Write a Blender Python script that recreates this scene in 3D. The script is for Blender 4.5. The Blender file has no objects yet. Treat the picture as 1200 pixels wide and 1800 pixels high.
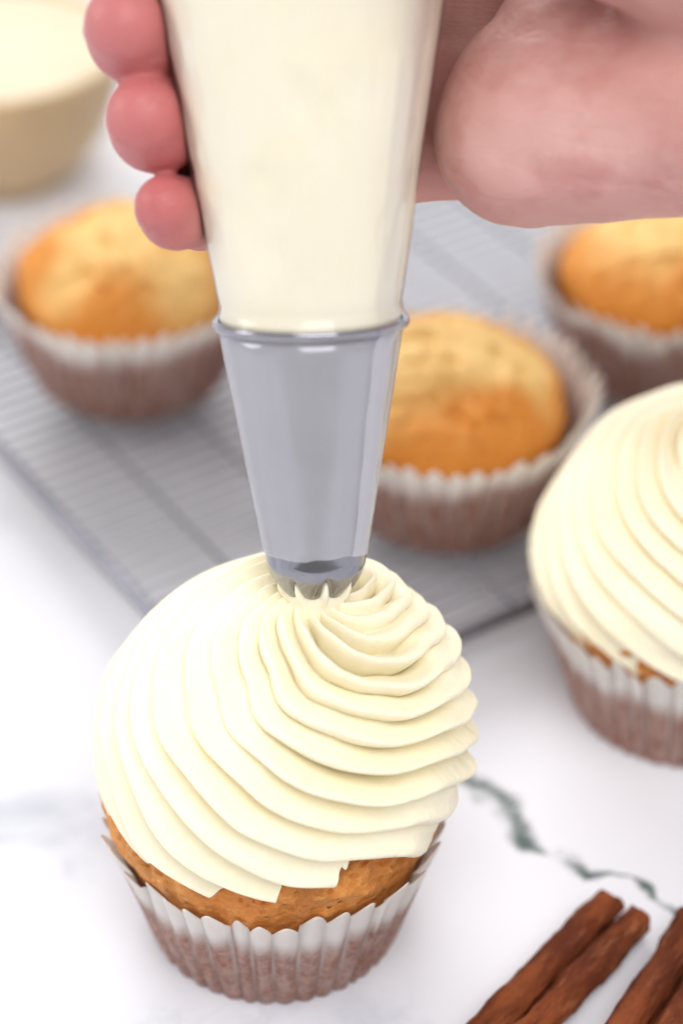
import bpy, math, random
import numpy as np
from mathutils import Matrix, Vector

# ------------------------------------------------------------------ scene, camera, light
sc = bpy.context.scene
COL = sc.collection
CM = 0.01
random.seed(7)
RNG = np.random.default_rng(11)

cam_d = bpy.data.cameras.new('camera')
cam = bpy.data.objects.new('camera', cam_d)
COL.objects.link(cam)
cam.location = (1.354 * CM, -38.246 * CM, 39.869 * CM)
cam.rotation_euler = (math.radians(90 - 37.5), 0, 0)
cam_d.sensor_fit = 'VERTICAL'
cam_d.sensor_height = 36.0
cam_d.sensor_width = 24.0
cam_d.lens = 92.0
cam_d.clip_start = 0.02
cam_d.clip_end = 50.0
cam_d.dof.use_dof = True
cam_d.dof.focus_distance = 0.496
cam_d.dof.aperture_fstop = 6.2
sc.camera = cam

world = bpy.data.worlds.new('World')
sc.world = world
world.use_nodes = True
wb = world.node_tree.nodes['Background']
wb.inputs['Color'].default_value = (1.0, 0.985, 0.985, 1)
_wn = world.node_tree.nodes
_tc = _wn.new('ShaderNodeTexCoord')
_sp = _wn.new('ShaderNodeSeparateXYZ')
_mr = _wn.new('ShaderNodeMapRange')
_mr.inputs[1].default_value, _mr.inputs[2].default_value = -1.0, 1.0
_mr.inputs[3].default_value, _mr.inputs[4].default_value = 0.36, 0.74
world.node_tree.links.new(_tc.outputs['Generated'], _sp.inputs[0])
world.node_tree.links.new(_sp.outputs[1], _mr.inputs[0])
world.node_tree.links.new(_mr.outputs[0], wb.inputs['Strength'])


def area_light(name, loc, target, sx, sy, power, color):
    d = bpy.data.lights.new(name, 'AREA')
    d.shape = 'RECTANGLE'
    d.size, d.size_y = sx, sy
    d.energy = power
    d.color = color
    o = bpy.data.objects.new(name, d)
    COL.objects.link(o)
    o.location = loc
    o.rotation_euler = (Vector(target) - Vector(loc)).to_track_quat('-Z', 'Y').to_euler()
    return o


area_light('window_light', (-2.20, 0.30, 1.00), (0.02, 0.04, 0.06), 1.0, 1.0, 17.0, (1.0, 0.985, 0.965))
area_light('back_window_light', (-0.25, 1.15, 0.95), (0.02, 0.08, 0.05), 0.9, 0.6, 8.5, (1.0, 0.99, 0.98))
area_light('front_fill_light', (0.16, -0.62, 1.10), (0.05, 0.04, 0.06), 0.9, 0.9, 12.0, (1.0, 0.985, 0.97))  # overhead front softbox added as fill for bag, palm and right side

sc.view_settings.view_transform = 'Standard'
sc.view_settings.look = 'None'
sc.view_settings.exposure = 0.10
sc.view_settings.gamma = 1.0
sc.view_settings.use_curve_mapping = False
sc.cycles.use_denoising = True
sc.cycles.max_bounces = 7
sc.cycles.diffuse_bounces = 4
sc.cycles.transparent_max_bounces = 12
sc.cycles.caustics_reflective = False
sc.cycles.caustics_refractive = False


# ------------------------------------------------------------------ helpers
def mesh_obj(name, verts, faces, mat, parent=None, smooth=True, attrs=None):
    me = bpy.data.meshes.new(name)
    v = np.asarray(verts, dtype=np.float64) * CM
    me.from_pydata(v.tolist(), [], faces if isinstance(faces, list) else faces.tolist())
    if smooth:
        me.polygons.foreach_set('use_smooth', [True] * len(me.polygons))
    for an, av in (attrs or {}).items():
        a = me.attributes.new(an, 'FLOAT', 'POINT')
        a.data.foreach_set('value', np.asarray(av, dtype=np.float32).ravel())
    me.update()
    me.materials.append(mat)
    o = bpy.data.objects.new(name, me)
    COL.objects.link(o)
    if parent is not None:
        o.parent = parent
    return o


def thing(name, label, cat, loc_cm, rotz=0.0, group=None):
    o = bpy.data.objects.new(name, None)
    COL.objects.link(o)
    o.empty_display_size = 0.01
    o.location = [c * CM for c in loc_cm]
    o.rotation_euler = (0, 0, rotz)
    tag(o, label, cat, group)
    return o


def tag(o, label, cat, group=None):
    o['label'] = label
    o['category'] = cat
    if group:
        o['group'] = group


def grid_faces(nu, nv, close_u=True, flip=False):
    """vertex index = j*nu + i, i around (u), j along (v)"""
    i = np.arange(nu if close_u else nu - 1)
    j = np.arange(nv - 1)
    I, J = np.meshgrid(i, j)
    I, J = I.ravel(), J.ravel()
    I2 = (I + 1) % nu
    f = np.stack([J * nu + I, J * nu + I2, (J + 1) * nu + I2, (J + 1) * nu + I], 1)
    return f[:, ::-1] if flip else f


_LAT = RNG.random((32, 32, 32)).astype(np.float32)


def vnoise(x, y, z):
    xi, yi, zi = np.floor(x).astype(int), np.floor(y).astype(int), np.floor(z).astype(int)
    fx, fy, fz = x - xi, y - yi, z - zi
    fx, fy, fz = [t * t * t * (t * (t * 6 - 15) + 10) for t in (fx, fy, fz)]
    r = 0
    for dx in (0, 1):
        for dy in (0, 1):
            for dz in (0, 1):
                w = (fx if dx else 1 - fx) * (fy if dy else 1 - fy) * (fz if dz else 1 - fz)
                r = r + w * _LAT[(xi + dx) % 32, (yi + dy) % 32, (zi + dz) % 32]
    return r * 2 - 1


def fbm(x, y, z, oct=4, gain=0.5):
    r, a = 0, 1.0
    for _ in range(oct):
        r = r + a * vnoise(x, y, z)
        x, y, z, a = x * 2.03 + 7.1, y * 2.03 + 3.7, z * 2.03 + 5.3, a * gain
    return r


def sstep(a, b, x):
    t = np.clip((x - a) / (b - a), 0, 1)
    return t * t * (3 - 2 * t)


def surface_nets(F, h, origin):
    """naive surface nets of the zero set of F (negative inside)"""
    nx, ny, nz = F.shape
    ins = F < 0
    cor = [(a, b, c) for a in (0, 1) for b in (0, 1) for c in (0, 1)]
    cnt = np.zeros((nx - 1, ny - 1, nz - 1), np.int8)
    for a, b, c in cor:
        cnt += ins[a:nx - 1 + a, b:ny - 1 + b, c:nz - 1 + c]
    act = (cnt > 0) & (cnt < 8)
    idx = -np.ones(act.shape, np.int64)
    cells = np.argwhere(act)
    idx[act] = np.arange(len(cells))
    acc = np.zeros((len(cells), 3))
    n = np.zeros(len(cells))
    for p in range(8):
        for q in range(p + 1, 8):
            A, B = cor[p], cor[q]
            if sum(abs(A[k] - B[k]) for k in range(3)) != 1:
                continue
            fa = F[cells[:, 0] + A[0], cells[:, 1] + A[1], cells[:, 2] + A[2]]
            fb = F[cells[:, 0] + B[0], cells[:, 1] + B[1], cells[:, 2] + B[2]]
            m = (fa < 0) != (fb < 0)
            t = np.where(m, fa / np.where(m, fa - fb, 1), 0)
            pt = np.array(A)[None] + t[:, None] * (np.array(B) - np.array(A))[None]
            acc += np.where(m[:, None], pt, 0)
            n += m
    V = (cells + acc / n[:, None]) * h + np.array(origin)
    quads = []
    for ax in range(3):
        u, v = (ax + 1) % 3, (ax + 2) % 3
        s0 = [slice(None)] * 3
        s1 = [slice(None)] * 3
        s0[ax] = slice(0, -1)
        s1[ax] = slice(1, None)
        a, b = ins[tuple(s0)], ins[tuple(s1)]
        e = np.argwhere(a != b)
        ok = (e[:, u] > 0) & (e[:, v] > 0) & (e[:, u] < F.shape[u] - 1) & (e[:, v] < F.shape[v] - 1)
        e = e[ok]
        sgn = a[e[:, 0], e[:, 1], e[:, 2]]
        eu = np.zeros(3, int)
        eu[u] = 1
        ev = np.zeros(3, int)
        ev[v] = 1
        g = lambda c: idx[c[:, 0], c[:, 1], c[:, 2]]
        q = np.stack([g(e - eu - ev), g(e - ev), g(e), g(e - eu)], 1)
        q[~sgn] = q[~sgn][:, ::-1]
        quads.append(q)
    return V, np.concatenate(quads)


def tube(points, r, n=10, caps=True):
    """swept round bar through points; r scalar or list"""
    P = [Vector(p) for p in points]
    R = r if isinstance(r, (list, tuple)) else [r] * len(P)
    vs, fs = [], []
    t0 = (P[1] - P[0]).normalized()
    ref = Vector((0, 0, 1)) if abs(t0.z) < 0.9 else Vector((1, 0, 0))
    nrm = t0.cross(ref).normalized()
    for k, p in enumerate(P):
        t = (P[min(k + 1, len(P) - 1)] - P[max(k - 1, 0)]).normalized()
        nrm = (nrm - t * nrm.dot(t)).normalized()
        b = t.cross(nrm)
        for i in range(n):
            a = 2 * math.pi * i / n
            vs.append(tuple(p + (nrm * math.cos(a) + b * math.sin(a)) * R[k]))
    for k in range(len(P) - 1):
        for i in range(n):
            j = (i + 1) % n
            fs.append([k * n + i, k * n + j, (k + 1) * n + j, (k + 1) * n + i])
    if caps:
        fs.append(list(range(n))[::-1])
        fs.append([(len(P) - 1) * n + i for i in range(n)])
    return vs, fs


# ------------------------------------------------------------------ materials
class Mat:
    def __init__(self, name):
        self.m = bpy.data.materials.new(name)
        self.m.use_nodes = True
        self.nt = self.m.node_tree
        self.b = self.nt.nodes['Principled BSDF']
        self.out = self.nt.nodes['Material Output']

    def n(self, typ, **kw):
        nd = self.nt.nodes.new(typ)
        for k, v in kw.items():
            if k.startswith('i_'):
                nd.inputs[k[2:].replace('_', ' ')].default_value = v
            else:
                setattr(nd, k, v)
        return nd

    def l(self, a, b):
        self.nt.links.new(a, b)

    def val(self, sock, v):
        if hasattr(v, 'is_linked') or hasattr(v, 'links'):
            self.l(v, sock)
        else:
            sock.default_value = v

    def math(self, op, a, b=0.0, clamp=False):
        nd = self.n('ShaderNodeMath', operation=op, use_clamp=clamp)
        self.val(nd.inputs[0], a)
        self.val(nd.inputs[1], b)
        return nd.outputs[0]

    def mix(self, f, a, b):
        nd = self.n('ShaderNodeMix', data_type='RGBA')
        self.val(nd.inputs[0], f)
        self.val(nd.inputs[6], a if not isinstance(a, tuple) else (*a, 1))
        self.val(nd.inputs[7], b if not isinstance(b, tuple) else (*b, 1))
        return nd.outputs[2]

    def coord(self):
        return self.n('ShaderNodeTexCoord').outputs['Object']

    def noise(self, scale, detail=4, rough=0.5, vec=None, dist=0.0):
        nd = self.n('ShaderNodeTexNoise')
        nd.inputs['Scale'].default_value = scale
        nd.inputs['Detail'].default_value = detail
        nd.inputs['Roughness'].default_value = rough
        nd.inputs['Distortion'].default_value = dist
        self.l(vec if vec is not None else self.coord(), nd.inputs['Vector'])
        return nd.outputs['Fac']

    def vor(self, scale, feature='F1', vec=None):
        nd = self.n('ShaderNodeTexVoronoi', feature=feature)
        nd.inputs['Scale'].default_value = scale
        self.l(vec if vec is not None else self.coord(), nd.inputs['Vector'])
        return nd.outputs['Distance']

    def ramp(self, f, a, b, smooth=True):
        nd = self.n('ShaderNodeMapRange', interpolation_type='SMOOTHSTEP' if smooth else 'LINEAR')
        self.l(f, nd.inputs[0])
        nd.inputs[1].default_value = a
        nd.inputs[2].default_value = b
        return nd.outputs[0]

    def bump(self, h, strength, dist):
        nd = self.n('ShaderNodeBump')
        nd.inputs['Strength'].default_value = strength
        nd.inputs['Distance'].default_value = dist
        self.l(h, nd.inputs['Height'])
        self.l(nd.outputs[0], self.b.inputs['Normal'])
        return nd.outputs[0]

    def set(self, **kw):
        for k, v in kw.items():
            self.val(self.b.inputs[k.replace('_', ' ')], v)


def mat_marble():
    m = Mat('white marble')
    co = m.coord()
    # faint blue-grey clouds
    n1 = m.noise(9.0, 5, 0.55, co, 0.6)
    n2 = m.noise(26.0, 5, 0.6, co, 1.2)
    cloud = m.math('MULTIPLY', m.ramp(n1, 0.48, 0.68), m.ramp(n2, 0.40, 0.66))
    base = m.mix(m.math('MULTIPLY', cloud, 0.85), (0.76, 0.77, 0.82), (0.30, 0.34, 0.42))
    n3 = m.noise(5.0, 3, 0.5, co)
    base = m.mix(m.math('MULTIPLY', m.ramp(n3, 0.4, 0.7), 0.35), base, (0.64, 0.645, 0.72))
    # thin wandering grey hairlines
    w = m.noise(14.0, 6, 0.6, co, 0.4)
    hair = m.ramp(m.math('ABSOLUTE', m.math('SUBTRACT', w, 0.5)), 0.012, 0.0)
    hair = m.math('MULTIPLY', hair, m.ramp(m.noise(7.0, 2, 0.5, co), 0.55, 0.7))
    base = m.mix(m.math('MULTIPLY', hair, 0.35), base, (0.42, 0.45, 0.48))
    # the green-grey vein that crosses the slab, with beads and gaps
    dist = m.n('ShaderNodeTexNoise')
    dist.inputs['Scale'].default_value = 110.0
    dist.inputs['Detail'].default_value = 3
    m.l(co, dist.inputs['Vector'])
    sub = m.n('ShaderNodeVectorMath', operation='SUBTRACT')
    m.l(dist.outputs['Color'], sub.inputs[0])
    sub.inputs[1].default_value = (0.5, 0.5, 0.5)
    scl = m.n('ShaderNodeVectorMath', operation='SCALE')
    m.l(sub.outputs[0], scl.inputs[0])
    scl.inputs['Scale'].default_value = 0.0075
    add = m.n('ShaderNodeVectorMath', operation='ADD')
    m.l(co, add.inputs[0])
    m.l(scl.outputs[0], add.inputs[1])
    sep = m.n('ShaderNodeSeparateXYZ')
    m.l(add.outputs[0], sep.inputs[0])
    X, Y = sep.outputs[0], sep.outputs[1]
    pts = [(3.2, 6.3, .16), (3.75, 4.38, .20), (4.25, 3.85, .20), (4.85, 3.25, .30), (5.4, 2.0, .20), (5.7, 1.75, .05), (6.0, 1.7, .17),
           (6.5, 1.15, .13), (6.95, 1.22, .06), (7.55, 1.0, .02), (7.74, 0.85, .13), (7.9, 0.35, .06), (8.46, -0.1, .08), (10.5, -1.1, .06)]
    acc = None
    for (x0, y0, w0), (x1, y1, w1) in zip(pts[:-1], pts[1:]):
        x0, y0, x1, y1, w0, w1 = [t * CM for t in (x0, y0, x1, y1, w0 * 1.7, w1 * 1.7)]
        dx, dy = x1 - x0, y1 - y0
        L2 = dx * dx + dy * dy
        px, py = m.math('SUBTRACT', X, x0), m.math('SUBTRACT', Y, y0)
        t = m.math('DIVIDE', m.math('ADD', m.math('MULTIPLY', px, dx), m.math('MULTIPLY', py, dy)), L2, clamp=True)
        ex = m.math('SUBTRACT', px, m.math('MULTIPLY', t, dx))
        ey = m.math('SUBTRACT', py, m.math('MULTIPLY', t, dy))
        d = m.math('SQRT', m.math('ADD', m.math('MULTIPLY', ex, ex), m.math('MULTIPLY', ey, ey)))
        wd = m.math('ADD', m.math('MULTIPLY', t, w1 - w0), w0)
        k = m.math('SUBTRACT', 1.0, m.math('DIVIDE', d, wd), clamp=True)
        acc = k if acc is None else m.math('MAXIMUM', acc, k)
    vein = m.math('MULTIPLY', m.ramp(acc, 0.0, 0.8), m.ramp(m.noise(160.0, 3, 0.6, co), 0.25, 0.62))
    base = m.mix(m.math('MULTIPLY', vein, 0.92), base, (0.035, 0.075, 0.062))
    m.set(Base_Color=base, IOR=1.45, Specular_IOR_Level=0.3)
    m.set(Roughness=m.math('ADD', 0.38, m.math('MULTIPLY', n2, 0.16)))
    return m.m


def mat_frosting():
    m = Mat('buttercream')
    co = m.coord()
    n = m.noise(260.0, 4, 0.6, co)
    base = m.mix(m.ramp(m.noise(60.0, 3, 0.5, co), 0.3, 0.7), (0.95, 0.875, 0.655), (0.955, 0.89, 0.70))
    pits = m.ramp(m.vor(520.0, 'F1', co), 0.0, 0.16)
    sel = m.ramp(m.noise(120.0, 2, 0.5, co), 0.56, 0.64)
    pit = m.math('MULTIPLY', m.math('SUBTRACT', 1.0, pits), sel)
    h = m.math('SUBTRACT', m.math('MULTIPLY', n, 0.5), m.math('MULTIPLY', pit, 0.8))
    h = m.math('ADD', h, m.math('MULTIPLY', m.noise(900.0, 3, 0.6, co), 0.25))
    m.set(Base_Color=base, Roughness=0.46, IOR=1.42)
    m.b.subsurface_method = 'RANDOM_WALK'
    m.set(Subsurface_Weight=0.22, Subsurface_Scale=0.0014)
    m.b.inputs['Subsurface Radius'].default_value = (1.0, 0.75, 0.32)
    m.bump(h, 0.12, 0.0003)
    return m.m


def mat_cake(name, top, side, crumb=0.4):
    m = Mat(name)
    co = m.coord()
    a = m.n('ShaderNodeAttribute', attribute_name='crust_light').outputs['Fac']
    n = m.noise(90.0, 5, 0.65, co)
    nb = m.noise(330.0, 4, 0.65, co)
    c = m.mix(a, side, top)
    c = m.mix(m.math('MULTIPLY', m.ramp(n, 0.38, 0.68), crumb * 1.3), c, tuple(x * 0.55 for x in side))
    c = m.mix(m.math('MULTIPLY', m.ramp(nb, 0.5, 0.72), crumb), c, tuple(min(1, x * 1.5) for x in top))
    cells = m.vor(420.0, 'F1', co)
    pore = m.math('MULTIPLY', m.ramp(cells, 0.22, 0.08), m.ramp(m.noise(150.0, 2, 0.5, co), 0.5, 0.6))
    c = m.mix(m.math('MULTIPLY', pore, 0.65), c, tuple(x * 0.22 for x in side))
    h = m.math('SUBTRACT', m.math('ADD', m.math('MULTIPLY', n, 1.0), m.math('MULTIPLY', nb, 0.6)), m.math('MULTIPLY', pore, 0.9))
    m.set(Base_Color=c, Roughness=0.62, IOR=1.4)
    m.set(Subsurface_Weight=0.25, Subsurface_Scale=0.0015)
    m.b.inputs['Subsurface Radius'].default_value = (1.0, 0.45, 0.15)
    m.bump(h, 0.4 + crumb * 1.4, 0.0007 + 0.0018 * crumb)
    return m.m


def mat_paper():
    m = Mat('greaseproof paper')
    co = m.coord()
    st = m.n('ShaderNodeAttribute', attribute_name='stain').outputs['Fac']
    n = m.noise(240.0, 4, 0.7, co)
    n2 = m.noise(700.0, 3, 0.6, co)
    f = m.math('MULTIPLY', st, m.math('ADD', 0.62, m.math('MULTIPLY', n, 0.6)), clamp=True)
    brown = m.mix(m.ramp(n2, 0.35, 0.7), (0.35, 0.135, 0.085), (0.58, 0.305, 0.225))
    c = m.mix(f, (0.93, 0.91, 0.88), brown)
    m.set(Base_Color=c, Roughness=0.42, IOR=1.4)
    m.bump(n2, 0.25, 0.0003)
    tr = m.n('ShaderNodeBsdfTranslucent')
    m.l(c, tr.inputs['Color'])
    mx = m.n('ShaderNodeMixShader')
    mx.inputs[0].default_value = 0.38
    m.l(m.b.outputs[0], mx.inputs[1])
    m.l(tr.outputs[0], mx.inputs[2])
    m.l(mx.outputs[0], m.out.inputs['Surface'])
    return m.m


def mat_skin():
    m = Mat('skin')
    co = m.coord()
    tip = m.n('ShaderNodeAttribute', attribute_name='flush').outputs['Fac']
    n = m.noise(70.0, 4, 0.6, co)
    n2 = m.noise(16.0, 3, 0.5, co)
    c = m.mix(m.ramp(n2, 0.35, 0.65), (0.56, 0.285, 0.255), (0.68, 0.42, 0.385))
    c = m.mix(m.math('MULTIPLY', m.ramp(n, 0.45, 0.7), 0.45), c, (0.46, 0.165, 0.15))
    c = m.mix(m.math('MULTIPLY', tip, 0.75), c, (0.50, 0.105, 0.115))
    map_ = m.n('ShaderNodeMapping')
    map_.inputs['Scale'].default_value = (1.0, 1.0, 2.2)
    m.l(co, map_.inputs['Vector'])
    lines = m.vor(420.0, 'DISTANCE_TO_EDGE', map_.outputs[0])
    lr = m.ramp(lines, 0.0, 0.3)
    crease = m.noise(55.0, 5, 0.7, map_.outputs[0], 0.8)
    mp2 = m.n('ShaderNodeMapping')
    mp2.inputs['Rotation'].default_value = (0.0, 0.65, 0.3)
    mp2.inputs['Scale'].default_value = (0.35, 1.0, 1.0)
    m.l(co, mp2.inputs['Vector'])
    fold = m.math('ABSOLUTE', m.math('SUBTRACT', m.noise(75.0, 3, 0.55, mp2.outputs[0], 0.6), 0.5))
    fold = m.ramp(fold, 0.0, 0.05)
    h = m.math('ADD', m.math('MULTIPLY', lr, 0.10), m.math('MULTIPLY', crease, 0.8))
    h = m.math('ADD', h, m.math('MULTIPLY', fold, 0.30))
    m.set(Base_Color=c, Roughness=0.46, IOR=1.42)
    m.set(Subsurface_Weight=0.4, Subsurface_Scale=0.0022)
    m.b.inputs['Subsurface Radius'].default_value = (1.0, 0.32, 0.2)
    m.bump(h, 0.32, 0.0012)
    return m.m


def mat_nail():
    m = Mat('fingernail')
    m.set(Base_Color=(0.80, 0.50, 0.45, 1), Roughness=0.28, IOR=1.5, Subsurface_Weight=0.3, Subsurface_Scale=0.002)
    m.bump(m.noise(300.0, 2, 0.5), 0.1, 0.0003)
    return m.m


def mat_metal(name, col, rough, scratch=0.3):
    m = Mat(name)
    co = m.coord()
    mp = m.n('ShaderNodeMapping')
    mp.inputs['Scale'].default_value = (1, 1, 0.06)
    m.l(co, mp.inputs['Vector'])
    n = m.noise(700.0, 4, 0.6, mp.outputs[0])
    n2 = m.noise(90.0, 4, 0.6, co)
    m.set(Base_Color=(*col, 1), Metallic=1.0)
    m.set(Roughness=m.math('ADD', rough, m.math('MULTIPLY', m.ramp(n2, 0.4, 0.7), 0.12)))
    m.bump(n, scratch, 0.0001)
    return m.m


def mat_film():
    """clear piping-bag plastic: see-through, slightly milky, with a soft sheen"""
    m = Mat('clear plastic film')
    co = m.coord()
    n = m.noise(45.0, 4, 0.6, co)
    nt = m.nt
    tr = m.n('ShaderNodeBsdfTransparent')
    tr.inputs['Color'].default_value = (0.97, 0.97, 0.985, 1)
    df = m.n('ShaderNodeBsdfDiffuse')
    df.inputs['Color'].default_value = (0.88, 0.87, 0.94, 1)
    tl = m.n('ShaderNodeBsdfTranslucent')
    tl.inputs['Color'].default_value = (0.80, 0.80, 0.88, 1)
    gl = m.n('ShaderNodeBsdfGlossy')
    gl.inputs['Roughness'].default_value = 0.12
    bp = m.n('ShaderNodeBump')
    bp.inputs['Strength'].default_value = 0.5
    bp.inputs['Distance'].default_value = 0.0010
    mpz = m.n('ShaderNodeMapping')
    mpz.inputs['Scale'].default_value = (1, 1, 0.16)
    m.l(co, mpz.inputs['Vector'])
    m.l(m.noise(110.0, 3, 0.5, mpz.outputs[0], 0.5), bp.inputs['Height'])
    m.l(bp.outputs[0], gl.inputs['Normal'])
    a = m.n('ShaderNodeMixShader')
    a.inputs[0].default_value = 0.35
    m.l(df.outputs[0], a.inputs[1])
    m.l(tl.outputs[0], a.inputs[2])
    b = m.n('ShaderNodeMixShader')
    sz = m.n('ShaderNodeSeparateXYZ')
    m.l(co, sz.inputs[0])
    dry = m.ramp(sz.outputs[2], 0.053, 0.049)      # film that does not cling to wet cream looks milky
    m.l(m.math('ADD', 0.04, m.math('MULTIPLY', dry, m.math('ADD', 0.38, m.math('MULTIPLY', n, 0.14)))), b.inputs[0])
    m.l(tr.outputs[0], b.inputs[1])
    m.l(a.outputs[0], b.inputs[2])
    lw = m.n('ShaderNodeLayerWeight')
    lw.inputs['Blend'].default_value = 0.5
    fz = m.math('ADD', 0.04, m.math('MULTIPLY', m.math('POWER', lw.outputs['Facing'], 4.0), 0.6))
    c = m.n('ShaderNodeMixShader')
    m.l(fz, c.inputs[0])
    m.l(b.outputs[0], c.inputs[1])
    m.l(gl.outputs[0], c.inputs[2])
    m.l(c.outputs[0], m.out.inputs['Surface'])
    return m.m


def mat_cinnamon():
    m = Mat('cinnamon bark')
    co = m.coord()
    mp = m.n('ShaderNodeMapping')
    mp.inputs['Scale'].default_value = (1, 0.22, 1)
    m.l(co, mp.inputs['Vector'])
    n = m.noise(170.0, 5, 0.65, mp.outputs[0])
    n2 = m.noise(520.0, 4, 0.7, mp.outputs[0])
    n3 = m.noise(45.0, 3, 0.5, co)
    c = m.mix(m.ramp(n, 0.35, 0.68), (0.085, 0.018, 0.006), (0.27, 0.070, 0.022))
    c = m.mix(m.math('MULTIPLY', m.ramp(n2, 0.52, 0.72), 0.5), c, (0.42, 0.16, 0.075))
    c = m.mix(m.math('MULTIPLY', m.ramp(n3, 0.5, 0.7), 0.4), c, (0.10, 0.022, 0.010))
    m.set(Base_Color=c, Roughness=0.78, IOR=1.4, Specular_IOR_Level=0.25)
    m.bump(m.math('ADD', n, m.math('MULTIPLY', n2, 0.6)), 0.9, 0.0014)
    return m.m


def mat_plain(name, col, rough, var=0.15, scale=40.0, bump=0.1):
    m = Mat(name)
    co = m.coord()
    n = m.noise(scale, 4, 0.6, co)
    c = m.mix(m.ramp(n, 0.3, 0.7), tuple(x * (1 - var) for x in col), col)
    m.set(Base_Color=c, Roughness=rough)
    m.bump(n, bump, 0.0008)
    return m.m


M_MARBLE = mat_marble()
M_FROST = mat_frosting()
M_CAKE = mat_cake('spiced cake crumb', (0.76, 0.35, 0.095), (0.66, 0.24, 0.05), 0.5)
M_MUFFIN = mat_cake('golden muffin crust', (0.90, 0.61, 0.23), (0.74, 0.28, 0.04), 0.12)  # pale top colour carries window glare, orange side is the baked tone
M_PAPER = mat_paper()
M_SKIN = mat_skin()
M_NAIL = mat_nail()
M_STEEL = mat_metal('polished steel', (0.30, 0.30, 0.33), 0.10, 0.05)
M_WIRE = mat_metal('rack wire steel', (0.24, 0.24, 0.275), 0.40, 0.2)
M_FILM = mat_film()
M_CINN = mat_cinnamon()
M_BOWL = mat_plain('beige stoneware', (0.70, 0.50, 0.28), 0.45)
M_BATTER = mat_plain('pale cream batter', (0.78, 0.67, 0.48), 0.5, 0.06, 60.0, 0.2)

# ------------------------------------------------------------------ table top
tv, tf = [], []
L, B = 160.0, 3.0
tv = [(-L, -60, 0), (L, -60, 0), (L, 220, 0), (-L, 220, 0), (-L, -60, -B), (L, -60, -B), (L, 220, -B), (-L, 220, -B)]
tf = [[0, 1, 2, 3], [7, 6, 5, 4], [0, 4, 5, 1], [1, 5, 6, 2], [2, 6, 7, 3], [3, 7, 4, 0]]
table = mesh_obj('marble_table_top', tv, tf, M_MARBLE, smooth=False)
table['kind'] = 'structure'
table['label'] = 'white marble table top with a dark green vein'


# ------------------------------------------------------------------ cupcakes
def make_liner(parent, seed, rim=3.40, base=2.52, h=3.25, stain_top=2.1, n_pleat=43):
    rs = np.random.default_rng(seed)
    per, nz = 14, 34
    nu = n_pleat * per
    u = np.arange(nu) / nu
    jit = np.cumsum(1 + 0.20 * rs.standard_normal(n_pleat))
    edges = np.concatenate([[0], jit / jit[-1]])
    # pleat phase with uneven pleat widths
    k = np.repeat(np.arange(n_pleat), per)
    ph = np.tile(np.arange(per) / per, n_pleat)
    th = 2 * np.pi * (edges[k] + ph * (edges[k + 1] - edges[k]))
    crest = np.abs(np.sin(np.pi * ph))
    hj = (0.09 * rs.standard_normal(n_pleat))[k]
    oj = (0.05 * rs.standard_normal(n_pleat))[k]
    lean = (0.10 * rs.standard_normal(n_pleat))[k]
    wav = 0.05 * np.sin(th * 2 + seed) + 0.03 * np.sin(th * 5 + seed * 2)
    top = h + 0.65 * hj + wav * 1.2 - 0.50 * np.abs(2 * ph - 1) ** 1.7
    V, S = [], []
    for j in range(nz):
        t = j / (nz - 1)
        z = t * top
        zz = z / h
        r = base + (rim - base) * (zz ** 0.92) + wav * zz
        amp = 0.10 + 0.08 * zz
        flare = 0.03 * sstep(0.75, 1.05, zz) + oj * sstep(0.4, 1.0, zz)
        rr = r + amp * (crest ** 0.8 - 0.6) + flare
        a = th + lean * 0.05 * zz
        V.append(np.stack([rr * np.cos(a), rr * np.sin(a), z + 0.012], 1))
        line = stain_top + 0.22 * vnoise(np.cos(th) * 3 + seed, np.sin(th) * 3, th * 0) + 0.12 * vnoise(th * 9, th * 0 + seed, th * 0)
        s = sstep(0.42, -0.30, z - line) * (0.93 + 0.10 * vnoise(th * 14, z * 2, th * 0 + seed))
        fold = sstep(0.38, 0.08, crest) * sstep(0.10, 0.5, zz)
        S.append(s * (1 - 0.6 * fold))
    # bottom disc
    nb = 6
    for j in range(1, nb + 1):
        t = 1 - j / nb
        rr = (base + 0.07 * (crest ** 0.8 - 0.6)) * t
        V.insert(0, np.stack([rr * np.cos(th), rr * np.sin(th), np.full_like(th, 0.012)], 1))
        S.insert(0, np.ones_like(th))
    V, S = np.concatenate(V), np.concatenate(S)
    o = mesh_obj('paper_liner', V, grid_faces(nu, nz + nb), M_PAPER, parent, attrs={'stain': S})
    md = o.modifiers.new('thickness', 'SOLIDIFY')
    md.thickness = 0.00012
    md.offset = -1
    return o


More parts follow.
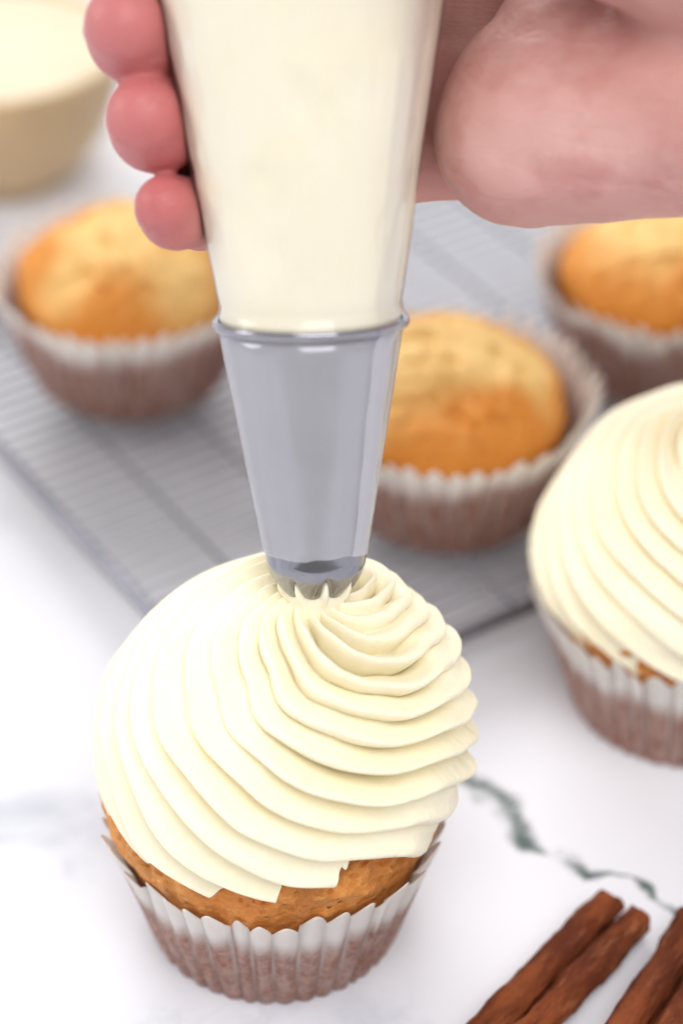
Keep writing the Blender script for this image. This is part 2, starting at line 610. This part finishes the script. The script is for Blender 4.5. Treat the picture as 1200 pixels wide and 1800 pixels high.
def make_cake(parent, seed, mat, edge_r, edge_z, dome, bulge, lumps, base=2.45, nu=300, nv=150, crack=0.0, fine=0.06):
    """cake body: inside the liner to edge_z, muffin top of height dome above"""
    th = np.arange(nu) / nu * 2 * np.pi
    V, C = [], []
    for j in range(nv):
        t = j / (nv - 1)
        if t < 0.3:
            q = t / 0.3
            r = base + (edge_r - base) * q
            z = 0.05 + (edge_z - 0.05) * q
            r = np.full(nu, r)
            z = np.full(nu, z)
            w = 0.15 * q
        else:
            q = (t - 0.3) / 0.7
            a = q * np.pi / 2
            r = np.full(nu, edge_r * np.cos(a) ** 0.85 + bulge * np.sin(2 * a) * 0.5)
            z = np.full(nu, edge_z + dome * np.sin(a) ** 0.95)
            w = 0.15 + 0.85 * min(1, q * 4)
        x, y = r * np.cos(th), r * np.sin(th)
        o = seed * 3.1
        d = 0.16 * lumps * fbm(x * 0.6 + o, y * 0.6, z * 0.6, 4) + fine * fbm(x * 3.2 + o, y * 3.2, z * 3.2, 3, 0.6)
        if crack:
            c = np.abs(vnoise(x * 0.75 + o * 2, y * 0.75 + 5, z * 0.4))
            d = d - 0.5 * crack * (1 - sstep(0.0, 0.30, c)) * sstep(0.35, 0.8, np.array(t))
            pt = vnoise(x * 1.9 + o * 1.7, y * 1.9 + 2, z * 0.5)
            d = d - 0.9 * crack * sstep(0.38, 0.75, pt) * sstep(0.45, 0.7, np.array(t))
            c2 = vnoise(x * 1.1 + o, y * 1.1 + 9, z * 1.1)
            d = d + 0.16 * lumps * sstep(0.1, 0.5, c2) * sstep(0.5, 0.9, np.array(t))
        pit = vnoise(x * 7 + o, y * 7, z * 7)
        d = d - 0.05 * sstep(0.45, 0.7, pit)
        k = (1 + d * w / 3.0)
        zz = z + d * w * 0.8 * sstep(0.25, 0.6, np.array(t))
        V.append(np.stack([x * k, y * k, zz], 1))
        C.append(sstep(0.38, 0.92, t + 0.30 * fbm(x * 0.5 + o, y * 0.5, z * 0, 2)))  # tops lightened to paint in window glare, edge broken by random browning
    V.append(np.tile(V[-1].mean(0), (nu, 1)))
    C.append(C[-1])
    return mesh_obj('cake', np.concatenate(V), grid_faces(nu, nv + 1), mat, parent, attrs={'crust_light': np.concatenate(C)})


FC = np.array([0.22, 0.0, 4.9])      # centre of the frosting dome
FT = np.array([0.892, -0.013, 8.5])  # where the nozzle leaves it
FR = 3.62


def frosting_mesh(nu=1000, nv=430):
    th = np.arange(nu) / nu * 2 * np.pi - np.pi        # -pi..pi, -90 deg = towards the camera
    k = 15
    deg = np.degrees(th)
    # lower edge: spiral tail ends in three ragged points at the front
    def phase(pd):
        # wobble of the bead lines so that no two are alike
        wob = 0.36 * vnoise(np.cos(th) * 1.3 + pd / 40, np.sin(th) * 1.3, pd / 34) + 0.10 * vnoise(np.cos(th) * 3.2, np.sin(th) * 3.2 + pd / 17, pd / 20)
        pr = np.radians(pd)
        return 7.5 * pr - 0.875 * pr ** 2 - k * th / (2 * np.pi) + wob + 0.25

    grid = np.linspace(60, 125, 140)
    PH = np.stack([phase(np.full(nu, g)) for g in grid])
    line = lambda m: np.array([np.interp(m, PH[:, c], grid) for c in range(nu)])
    c0 = int(np.argmin(np.abs(deg + 90)))
    m1 = round(np.interp(98.0, grid, PH[:, c0]))
    l0, l1, l2 = line(m1 + 1), line(m1), line(m1 - 1)
    w1 = sstep(-96.0, -85.0, deg + 0.8 * vnoise(deg, deg * 0, deg * 0))
    w2 = sstep(-80.0, -67.0, deg + 1.2 * vnoise(deg / 2.0, deg * 0 + 8, deg * 0))
    left = np.minimum(105.0, l0)
    edge = left + (l1 - left) * w1
    edge = edge + (np.minimum(l2, 105.0) - edge) * w2
    late = sstep(20.0, 120.0, deg)
    edge = edge + (106.0 - edge) * late
    edge = np.where(deg < -115, 104.5, edge)
    edge = edge + (104.5 - edge) * sstep(-98, -115, deg)
    edge = np.minimum(edge, 108) + 0.45 * vnoise(deg / 2.5, deg * 0, deg * 0) + 0.8 * vnoise(deg / 17.0, deg * 0 + 3, deg * 0)
    rows = []
    for j in range(nv):
        pd = np.minimum(114.0 * j / (nv - 1), edge)
        psi = np.radians(pd)
        ph = phase(pd)
        q = ph - np.floor(ph)
        bead = np.sin(np.pi * q ** 1.28) ** 0.78
        idx = np.floor(ph)
        coil = np.mod(idx, k)
        deep = np.where(coil % 5 == 0, 1.25, np.where(coil % 4 == 3, 0.75, 0.98))
        amp = 0.54 * deep * (0.80 + 0.75 * vnoise(np.cos(th) * 2 + 9, np.sin(th) * 2, pd / 22)).clip(0.35, 1.4)
        amp = amp * (0.35 + 0.65 * sstep(2.0, 16.0, pd))
        # second small crease inside some beads, dragged by the star tip
        q2 = np.sin(2 * np.pi * ph * 2 + 1.0)
        R = FR + amp * (bead - 0.66) + 0.022 * q2 * sstep(25, 60, pd)
        # large coils bulge a little
        cp = (ph / 5.0) % 1.0
        R = R + 0.07 * np.sin(np.pi * cp) ** 1.0 - 0.03
        R = R + 0.05 * fbm(np.cos(th) * 1.6, np.sin(th) * 1.6, pd / 50 + 4, 2)
        sh = np.radians(2.4) * (bead - 0.5) * sstep(12, 40, pd)      # beads lap over the one below
        ps = psi + sh
        rad = R * np.sin(ps) * (1.0 - 0.05 * sstep(92, 112, pd))
        z = FC[2] + R * np.cos(ps)
        w = np.clip(np.cos(psi), 0, 1) ** 1.6
        x = FC[0] + rad * np.cos(th) + (FT[0] - FC[0]) * w
        y = FC[1] + rad * np.sin(th) + (FT[1] - FC[1]) * w
        rough = 0.005 * fbm(x * 5, y * 5, z * 5, 3, 0.6) + 0.010 * bead ** 4 * np.minimum(0, vnoise(x * 14, y * 14, z * 14))
        rows.append(np.stack([x + rough, y - rough, z + rough], 1))
    last = rows[-1]
    ctr = np.array([0.1, 0, 4.3])
    for f, dz in ((0.965, -0.06), (0.90, -0.05), (0.72, 0.0), (0.3, 0.1)):
        r = last.copy()
        r[:, :2] = ctr[:2] + (last[:, :2] - ctr[:2]) * f
        r[:, 2] = last[:, 2] + dz
        rows.append(r)
    return np.concatenate(rows), grid_faces(nu, nv + 4, flip=True)


front = thing('cupcake', 'cupcake in the foreground being topped with a swirl of pale buttercream under the nozzle', 'cupcake', (0, 0, 0), group='cupcakes')
make_liner(front, 3)
make_cake(front, 1, M_CAKE, 3.10, 2.8, 2.3, 1.25, 0.9, nu=520, nv=260, crack=0.10)
fv, ff = frosting_mesh()
frost = mesh_obj('frosting', fv, ff, M_FROST, front)

right = thing('cupcake', 'already frosted cupcake cut off by the right edge of the picture', 'cupcake', (9.21, 6.89, 0), group='cupcakes')
make_liner(right, 8)
make_cake(right, 2, M_CAKE, 3.10, 2.7, 2.2, 1.1, 0.9, nu=200, nv=100)
f2 = frost.copy()
COL.objects.link(f2)
f2.parent = right
f2.rotation_euler = (0, 0, math.radians(62))
f2.location = (0.0008, 0.0, -0.0016)
f2.scale = (1.0, 1.0, 0.87)

RACK_Z = 1.2
for nm, lab, x, y, seed, s in (
        ('muffin', 'plain golden muffin on the rack, left of the piping bag', -4.11, 18.27, 21, 0.935),
        ('muffin', 'plain golden muffin on the rack just right of the metal nozzle', 3.93, 12.91, 33, 0.95),
        ('muffin', 'plain golden muffin on the rack under the hand at the right edge', 9.71, 18.67, 45, 0.935)):
    t = thing(nm, lab, 'muffin', (x, y, RACK_Z + 0.075), group='unfrosted muffins on the rack')
    make_liner(t, seed, rim=3.62 * s, base=2.62 * s, h=3.15, stain_top=2.2)
    make_cake(t, seed, M_MUFFIN, 2.95 * s, 2.4, 1.8, 0.12, 0.95, base=2.4 * s, nu=260, nv=150, crack=0.18, fine=0.012)

# ------------------------------------------------------------------ cooling rack
cx, cy = -0.52, 4.51
dL = Vector((-0.5474, 0.8369, 0))
dR = Vector((0.8369, 0.5474, 0))
LEN_L, LEN_R = 19.8, 31.0
ang = math.atan2(dR.y, dR.x)
rack = thing('cooling_rack', 'grey wire cooling rack with a fine grid under the plain muffins', 'cooling rack', (cx, cy, 0), ang)
# local x along dR, local y along dL
fr = [(0, 0), (LEN_R, 0), (LEN_R, LEN_L), (0, LEN_L)]
rr, n_c = 0.7, 6
loop = []
for (x, y), a0 in zip([(rr, rr), (LEN_R - rr, rr), (LEN_R - rr, LEN_L - rr), (rr, LEN_L - rr)], (180, 270, 0, 90)):
    for i in range(n_c + 1):
        a = math.radians(a0 + 90 * i / n_c)
        loop.append((x + rr * math.cos(a), y + rr * math.sin(a), RACK_Z - 0.02))
loop.append(loop[0])
v, f = tube(loop, 0.17, 10, caps=False)
mesh_obj('rack_frame', v, f, M_WIRE, rack)


def wire_set(count, length, along_x, spacing, z, r):
    v, f = tube([(0, 0, 0), (length, 0, 0)] if along_x else [(0, 0, 0), (0, length, 0)], r, 8)
    first = None
    for i in range(count):
        p = (0, spacing * (i + 1), z) if along_x else (spacing * (i + 1), 0, z)
        if first is None:
            first = o = mesh_obj('wire', v, f, M_WIRE, rack)
        else:
            o = first.copy()
            COL.objects.link(o)
            o.parent = rack
        o.location = [c * CM for c in p]


wire_set(40, LEN_R, True, 0.485, RACK_Z, 0.04)
wire_set(12, LEN_L, False, 2.4, RACK_Z - 0.09, 0.05)
lv, lf = tube([(0, 0, RACK_Z), (0.0, 0.0, 0.25), (0.1, 0.1, 0.06), (0.5, 0.3, 0.09)], 0.11, 8)
for i, (x, y) in enumerate(((3.0, 0.1), (LEN_R - 3, 0.1), (LEN_R - 3, LEN_L - 0.6), (3.0, LEN_L - 0.6))):
    if i == 0:
        lo = o = mesh_obj('leg', lv, lf, M_WIRE, rack)
    else:
        o = lo.copy()
        COL.objects.link(o)
        o.parent = rack
    o.location = (x * CM, y * CM, 0)

# ------------------------------------------------------------------ bowl far left
bowl = thing('bowl', 'beige stoneware bowl of pale cream at the top left behind the muffins', 'bowl', (-8.79, 30.77, 0))
prof = [(0.0, 0.15), (1.5, 0.15), (1.7, 0.0), (1.95, 0.0), (2.05, 0.25), (2.7, 0.9), (3.25, 1.75), (3.6, 2.7), (3.78, 3.6), (3.84, 4.05), (3.85, 4.18), (3.79, 4.26),
        (3.66, 4.24), (3.58, 4.05), (3.48, 3.5), (3.1, 2.2), (2.3, 1.0), (1.4, 0.55), (0.0, 0.5)]
n = 72
bv = [(r * math.cos(2 * math.pi * i / n), r * math.sin(2 * math.pi * i / n), z) for r, z in prof for i in range(n)]
mesh_obj('bowl_wall', bv, grid_faces(n, len(prof)), M_BOWL, bowl)
cp = []
for j in range(14):
    r = 3.6 * (1 - j / 13)
    for i in range(n):
        a = 2 * math.pi * i / n
        x, y = r * math.cos(a), r * math.sin(a)
        cp.append((x, y, 4.06 + 0.35 * (1 - (r / 3.6) ** 2) + 0.10 * float(fbm(np.array([x * .7]), np.array([y * .7]), np.array([2.0]), 2)[0]) * (1 - r / 3.6)))
mesh_obj('cream', cp, grid_faces(n, 14), M_BATTER, bowl)


# ------------------------------------------------------------------ cinnamon sticks
def cinnamon(name, label, p0, p1, roll, seed, rad=0.5, turns=1.25):
    rs = np.random.default_rng(seed)
    p0, p1 = Vector(p0), Vector(p1)
    d = p1 - p0
    o = thing(name, label, 'cinnamon stick', p0, math.atan2(d.y, d.x) - math.pi / 2, 'cinnamon sticks')
    ln = d.length
    # double scroll cross-section in local x/z, extruded along local y
    half = []
    for i in range(46):
        t = i / 45
        a = -math.pi * 0.5 + 2 * math.pi * turns * t
        r = rad * (1.0 - 0.50 * t)
        half.append((rad * 0.93 + r * math.cos(a), rad + r * math.sin(a)))
    prof = [(-x, z) for x, z in half[::-1]] + half
    P = np.array(prof)
    T = np.gradient(P, axis=0)
    T /= np.linalg.norm(T, axis=1)[:, None]
    N = np.stack([-T[:, 1], T[:, 0]], 1)
    th = 0.075
    ring = np.concatenate([P + N * th * 0.5, (P - N * th * 0.5)[::-1]])
    ny = 90
    rows = []
    for j in range(ny):
        y = ln * j / (ny - 1)
        k = 1 + 0.05 * fbm(np.array([y * 0.5 + seed]), np.array([0.3]), np.array([0.1]), 3)[0]
        c, s = math.cos(roll), math.sin(roll)
        X, Z = ring[:, 0] * k, (ring[:, 1] - rad) * k
        ragged = 0.0
        if j == 0 or j == ny - 1:
            ragged = 0.16 * vnoise(ring[:, 0] * 3 + seed, ring[:, 1] * 3, ring[:, 0] * 0)
        nn = 0.045 * fbm(ring[:, 0] * 4 + seed, ring[:, 1] * 4, np.full(len(ring), y * 1.4), 3)
        Xr, Zr = X * c - Z * s, X * s + Z * c
        rows.append(np.stack([Xr + nn, np.full(len(ring), y) + ragged, Zr + nn], 1))
    V = np.concatenate(rows)
    V[:, 2] -= V[:, 2].min() - 0.02
    n = len(ring)
    F = grid_faces(n, ny).tolist()
    m = len(P)
    for base in (0, (ny - 1) * n):
        for i in range(m - 1):
            F.append([base + i, base + i + 1, base + n - 2 - i, base + n - 1 - i])
    mesh_obj('bark', V, F, M_CINN, o)
    return o


cinnamon('cinnamon_stick', 'cinnamon stick with its curled end nearest the frosted cupcake, left one of the pair', (7.15, -0.42, 0), (2.3, -6.6, 0), 0.0, 5, 0.35)
cinnamon('cinnamon_stick', 'cinnamon stick cut off by the bottom right corner', (9.0, -1.0, 0), (4.5, -8.3, 0), 0.0, 9, 0.42)

# ------------------------------------------------------------------ piping bag and nozzle (local z runs up the bag, local y away from the camera)
TILT = math.radians(24)
Zb = Vector((-0.02, math.sin(TILT), math.cos(TILT))).normalized()
Xb = Vector((1, 0, 0))
Xb = (Xb - Zb * Xb.dot(Zb)).normalized()
Yb = Zb.cross(Xb)
BAG_M = Matrix(((Xb.x, Yb.x, Zb.x), (Xb.y, Yb.y, Zb.y), (Xb.z, Yb.z, Zb.z)))
BAG_EUL = BAG_M.to_euler()


def bag_frame(o):
    o.location = (Vector(FT.tolist()) + Zb * 0.12) * CM
    o.rotation_euler = BAG_EUL


def lathe(prof, n, fn=None):
    a = np.arange(n) / n * 2 * np.pi
    V = []
    for r, z in prof:
        rr = np.full(n, float(r))
        zz = np.full(n, float(z))
        if fn:
            rr, zz = fn(a, rr, zz)
        V.append(np.stack([rr * np.cos(a), rr * np.sin(a), zz], 1))
    return np.concatenate(V), grid_faces(n, len(prof))


nozzle = bpy.data.objects.new('piping_nozzle', None)
COL.objects.link(nozzle)
bag_frame(nozzle)
tag(nozzle, 'steel star-tipped piping nozzle touching the top of the frosting', 'nozzle')
NT = 8
n = NT * 24


def teeth(a, r, z):
    ph = (a / (2 * np.pi) * NT + 0.18) % 1.0
    d = np.abs(ph - 0.5)
    notch = np.clip(1 - d / 0.18, 0, 1) ** 0.85
    w = sstep(0.55, 0.0, z)
    zz = z + notch * 0.34 * w + 0.06 * (1 - np.sqrt(np.clip(1 - ((0.5 - d) / 0.33) ** 2, 0, 1))) * w * (d > 0.17)
    rr = r + 0.10 * notch * w
    # r follows the dome at the raised height
    return rr, zz


prof = []
for i in range(15):
    t = i / 14
    z = 0.0 + 0.72 * t
    prof.append((0.60 + 0.345 * math.sin(min(1.0, t * 1.02) * math.pi / 2) ** 0.85, z))
for i in range(1, 16):
    t = i / 15
    prof.append((0.945 + (1.64 - 0.945) * t, 0.72 + (5.02 - 0.72) * t))
nv_, nf_ = lathe(prof, n, teeth)
nb_ = mesh_obj('nozzle_body', nv_, nf_, M_STEEL, nozzle)
md = nb_.modifiers.new('thickness', 'SOLIDIFY')
md.thickness = 0.0004
md.offset = -1
# rolled lip at the wide end
lip = [(1.75 + 0.06 * math.cos(a), 5.15 + 0.08 * math.sin(a)) for a in [2 * math.pi * i / 14 for i in range(15)]]
lip = [(1.62, 5.0)] + [(1.655, 5.05)] + lip
lv_, lf_ = lathe(lip, 96)
mesh_obj('rolled_rim', lv_, lf_, M_STEEL, nozzle)

bag = bpy.data.objects.new('piping_bag', None)
COL.objects.link(bag)
bag_frame(bag)
tag(bag, 'clear plastic piping bag filled with pale cream, held in the hand', 'piping bag')


def bag_r(z):
    """outer radius of the full bag above the nozzle lip"""
    z = np.asarray(z, dtype=float)
    return np.interp(z, [5.45, 5.7, 7.0, 9.0, 11.1, 13.0, 15.0, 17.0, 18.5, 19.5, 20.5, 22.0], [1.66, 1.71, 1.92, 2.25, 2.58, 2.87, 3.1, 3.1, 2.5, 1.2, 0.55, 0.9])


def bag_shape(a, r, z):
    w = sstep(5.6, 8.0, z)
    k = 0.030 * fbm(np.cos(a) * 1.3 + 4, np.sin(a) * 1.3, z * 0.16, 2) * w
    k = k + 0.009 * fbm(np.cos(a) * 4.5 + z * 0.12, np.sin(a) * 4.5, z * 0.22, 3) * w
    fold = 0.05 * np.exp(-((a - 2.9) / 0.12) ** 2) * sstep(13, 16, z)
    tw = 0.18 * np.sin(a * 7 + z * 2.0) * sstep(16.5, 19.0, z)
    return r * (1 + k + tw) + fold, z


prof = [(float(bag_r(z)) - 0.03, z) for z in np.linspace(5.45, 19.0, 150)]
prof = [(0.01, 5.12), (1.0, 5.12), (1.58, 5.12), (1.66, 5.2), (1.665, 5.3)] + prof + [(0.01, 19.0)]


def cream_shape(a, r, z):
    r2, _ = bag_shape(a, r, z)
    u = fbm(np.cos(a) * 2.6 + 3, np.sin(a) * 2.6, z * 0.55, 3, 0.55)
    return r2 - 0.05 * sstep(0.0, 0.8, u) * sstep(5.4, 6.4, z), z


cv_, cf_ = lathe(prof, 200, cream_shape)
mesh_obj('cream_filling', cv_, cf_, M_FROST, bag)


def plug(a, r, z):
    ph = (a / (2 * np.pi) * NT + 0.18) % 1.0
    nt = np.clip(1 - np.abs(ph - 0.5) / 0.20, 0, 1)
    return r * (1 + 0.24 * nt * sstep(0.5, 0.1, z) * sstep(-0.25, 0.05, z)), z


xv_, xf_ = lathe([(0.30, -1.1), (0.42, -0.7), (0.50, -0.35), (0.54, -0.2), (0.56, -0.1), (0.58, 0.0), (0.62, 0.12), (0.66, 0.25), (0.70, 0.4), (0.01, 0.45)], NT * 20, plug)
mesh_obj('extruded_cream', xv_, xf_, M_FROST, bag)


def film_cut(a, r, z):
    # uneven snipped edge at the bottom
    e = sstep(1.1, 0.88, z)
    zz = z + e * (0.05 * np.sin(a + 0.6) + 0.02 * vnoise(a * 4, a * 0, a * 0))
    r2, _ = bag_shape(a, r, z)
    ripple = 0.010 * vnoise(np.cos(a) * 3, np.sin(a) * 3, z * 0.8) * sstep(5.0, 4.0, z)
    return r2 + ripple, zz


prof = [(1.0 + (1.655 - 0.965) * t, 0.88 + (4.92 - 0.88) * t) for t in np.linspace(0, 1, 24)]
prof += [(1.735, 5.03), (1.81, 5.08), (1.835, 5.15), (1.81, 5.23), (1.74, 5.31), (1.70, 5.42)]
prof += [(float(bag_r(z)) + 0.015, z) for z in np.linspace(5.55, 22.0, 80)]
pv_, pf_ = lathe(prof, 144, film_cut)
mesh_obj('plastic_film', pv_, pf_, M_FILM, bag)
# welded seam of the bag: a narrow doubled flap that runs down its right front
sv, sf = [], []
zs = np.linspace(0.84, 16.0, 90)
for z in zs:
    r = 0.975 + (1.655 - 0.945) * (z - 0.74) / 4.18 if z < 4.92 else (np.interp(z, [4.92, 5.17, 5.5], [1.70, 1.87, 1.70]) if z < 5.5 else float(bag_r(z)) + 0.02)
    a0 = math.radians(-47 + 0.6 * math.sin(z * 1.3))
    for i in range(7):
        q = i / 6
        a = a0 + q * 0.40 * (1.5 / r) ** 0.6
        rr = r + 0.02 + 0.07 * math.sin(math.pi * q) + 0.01 * math.sin(z * 5 + i)
        sv.append((rr * math.cos(a), rr * math.sin(a), z))
sf = grid_faces(7, len(zs), close_u=False)
mesh_obj('seam', sv, sf, M_FILM, bag)


# ------------------------------------------------------------------ hand
def seg(P, a, b, ra, rb):
    a, b = np.array(a, np.float32), np.array(b, np.float32)
    ab = b - a
    t = np.clip(((P - a) @ ab) / float(ab @ ab), 0, 1)
    return np.linalg.norm(P - a - t[..., None] * ab, axis=-1) - (ra + (rb - ra) * t)


def smin(a, b, k):
    h = np.clip(0.5 + 0.5 * (b - a) / k, 0, 1)
    return b + (a - b) * h - k * h * (1 - h)


def chain(P, pts, rad, k=0.15):
    d = None
    for i in range(len(pts) - 1):
        e = seg(P, pts[i], pts[i + 1], rad[i], rad[i + 1])
        d = e if d is None else smin(d, e, k)
    return d


FING = [  # MCP, PIP, DIP, pad, tip  (x right, y away from camera, z up the bag)
    ([(3.0, 3.2, 7.95), (-0.7, 3.05, 7.45), (-2.05, 1.55, 7.02), (-2.42, 0.0, 7.20), (-2.58, -0.42, 7.38)], [0.95, 0.78, 0.70, 0.66, 0.56]),
    ([(3.2, 3.6, 9.25), (-0.7, 3.6, 8.95), (-2.35, 1.9, 8.55), (-2.72, 0.1, 8.80), (-2.86, -0.35, 8.98)], [1.05, 0.90, 0.84, 0.86, 0.74]),
    ([(3.4, 3.8, 10.75), (-0.7, 3.95, 10.6), (-2.6, 2.1, 10.2), (-3.02, 0.1, 10.42), (-3.14, -0.45, 10.62)], [1.08, 0.95, 0.88, 0.88, 0.76]),
    ([(3.6, 3.4, 12.3), (-0.4, 4.1, 12.3), (-2.8, 2.4, 12.3), (-3.3, 0.4, 12.3), (-3.25, -0.1, 12.3)], [1.05, 0.92, 0.84, 0.82, 0.70]),
]
h = 0.1
lo = np.array([-4.8, -6.6, 4.6])
hi = np.array([20.0, 5.8, 16.4])
gx, gy, gz = [np.arange(lo[i], hi[i], h, dtype=np.float32) for i in range(3)]
P = np.stack(np.meshgrid(gx, gy, gz, indexing='ij'), -1)
fing = None
for pts, rad in FING:
    c = chain(P, pts, rad)
    fing = c if fing is None else smin(fing, c, 0.10)
palm = None
for (pts, rad) in FING:
    e = seg(P, pts[0], (10.2, 0.6, 9.9), rad[0], 1.9)
    palm = e if palm is None else smin(palm, e, 0.6)
hypo = smin(seg(P, (4.12, 0.75, 8.45), (9.2, -0.5, 9.2), 1.80, 2.15), seg(P, (4.6, 0.9, 9.3), (6.0, 2.0, 10.5), 1.7, 1.9), 0.5)
thenar = seg(P, (5.4, -1.5, 12.9), (9.6, -0.4, 10.9), 1.85, 2.3)
thumb = chain(P, [(5.8, -1.9, 12.9), (3.6, -3.5, 13.9), (1.2, -4.2, 14.5), (-0.8, -4.0, 14.9)], [1.6, 1.15, 0.98, 0.72], 0.25)
arm = seg(P, (9.8, 0.0, 10.0), (24.0, -2.0, 11.6), 2.55, 3.3)
body = smin(palm, hypo, 0.55)
body = smin(body, smin(thenar, thumb, 0.5), 0.42)
body = smin(body, arm, 1.2)
hand_f = smin(fing, body, 0.22)
# soft folds of the palm
nz_ = (0.11 * fbm(P[..., 0] * 0.5 + P[..., 2] * 0.25, P[..., 1] * 0.5, P[..., 2] * 0.75 - P[..., 0] * 0.3, 3)).astype(np.float32)
hand_f = hand_f + nz_ * sstep(2.0, 4.0, P[..., 0])
# keep the skin just outside the bag it presses on
rxy = np.sqrt(P[..., 0] ** 2 + P[..., 1] ** 2)
hand_f = np.maximum(hand_f, bag_r(P[..., 2]).astype(np.float32) + 0.03 - rxy)
hand_f[-1] = 1.0
HV, HF = surface_nets(hand_f, h, lo)
del P, nz_, rxy
flush = sstep(-1.2, -2.4, HV[:, 0])
flush = np.maximum(flush, sstep(8.4, 7.2, HV[:, 2]) * 0.35)
hand = mesh_obj('hand', HV, HF, M_SKIN, attrs={'flush': flush})
bag_frame(hand)
tag(hand, 'right hand gripping the piping bag, fingertips showing at its left, palm at its right', 'hand')
sm = hand.modifiers.new('smooth', 'SMOOTH')
sm.iterations = 4
sm.factor = 0.5
# fingernails on the outer side of the fingertips
for pts, rad in FING:
    a, b = Vector(pts[3]), Vector(pts[4])
    ax = (b - Vector(pts[2])).normalized()
    out = Vector((-0.95, 0.05, 0.22))
    out = (out - ax * out.dot(ax)).normalized()
    side = ax.cross(out)
    r = rad[3]
    nvv = []
    for j in range(11):
        q = j / 10
        s = -0.85 + 1.58 * q
        wd = 0.80 * (1 - 0.25 * (1 - q) ** 3) * (1.0 if q < 0.75 else math.sqrt(max(0.05, 1 - ((q - 0.75) / 0.27) ** 2)))
        for i in range(11):
            t = (i / 10 * 2 - 1) * wd
            ln_ = (b - a).length
            rt = rad[4]
            k = r + (rt - r) * max(0.0, min(1.0, s / ln_)) if s < ln_ else math.sqrt(max(0.04, rt * rt - (s - ln_) ** 2)) + 0.04 * (s - ln_) / 0.4
            k += 0.008
            nvv.append(tuple(a + ax * s + out * (k * math.cos(t)) + side * (k * math.sin(t))))
    no = mesh_obj('fingernail', nvv, grid_faces(11, 11, close_u=False), M_NAIL, hand)
    md = no.modifiers.new('thickness', 'SOLIDIFY')
    md.thickness = 0.0004
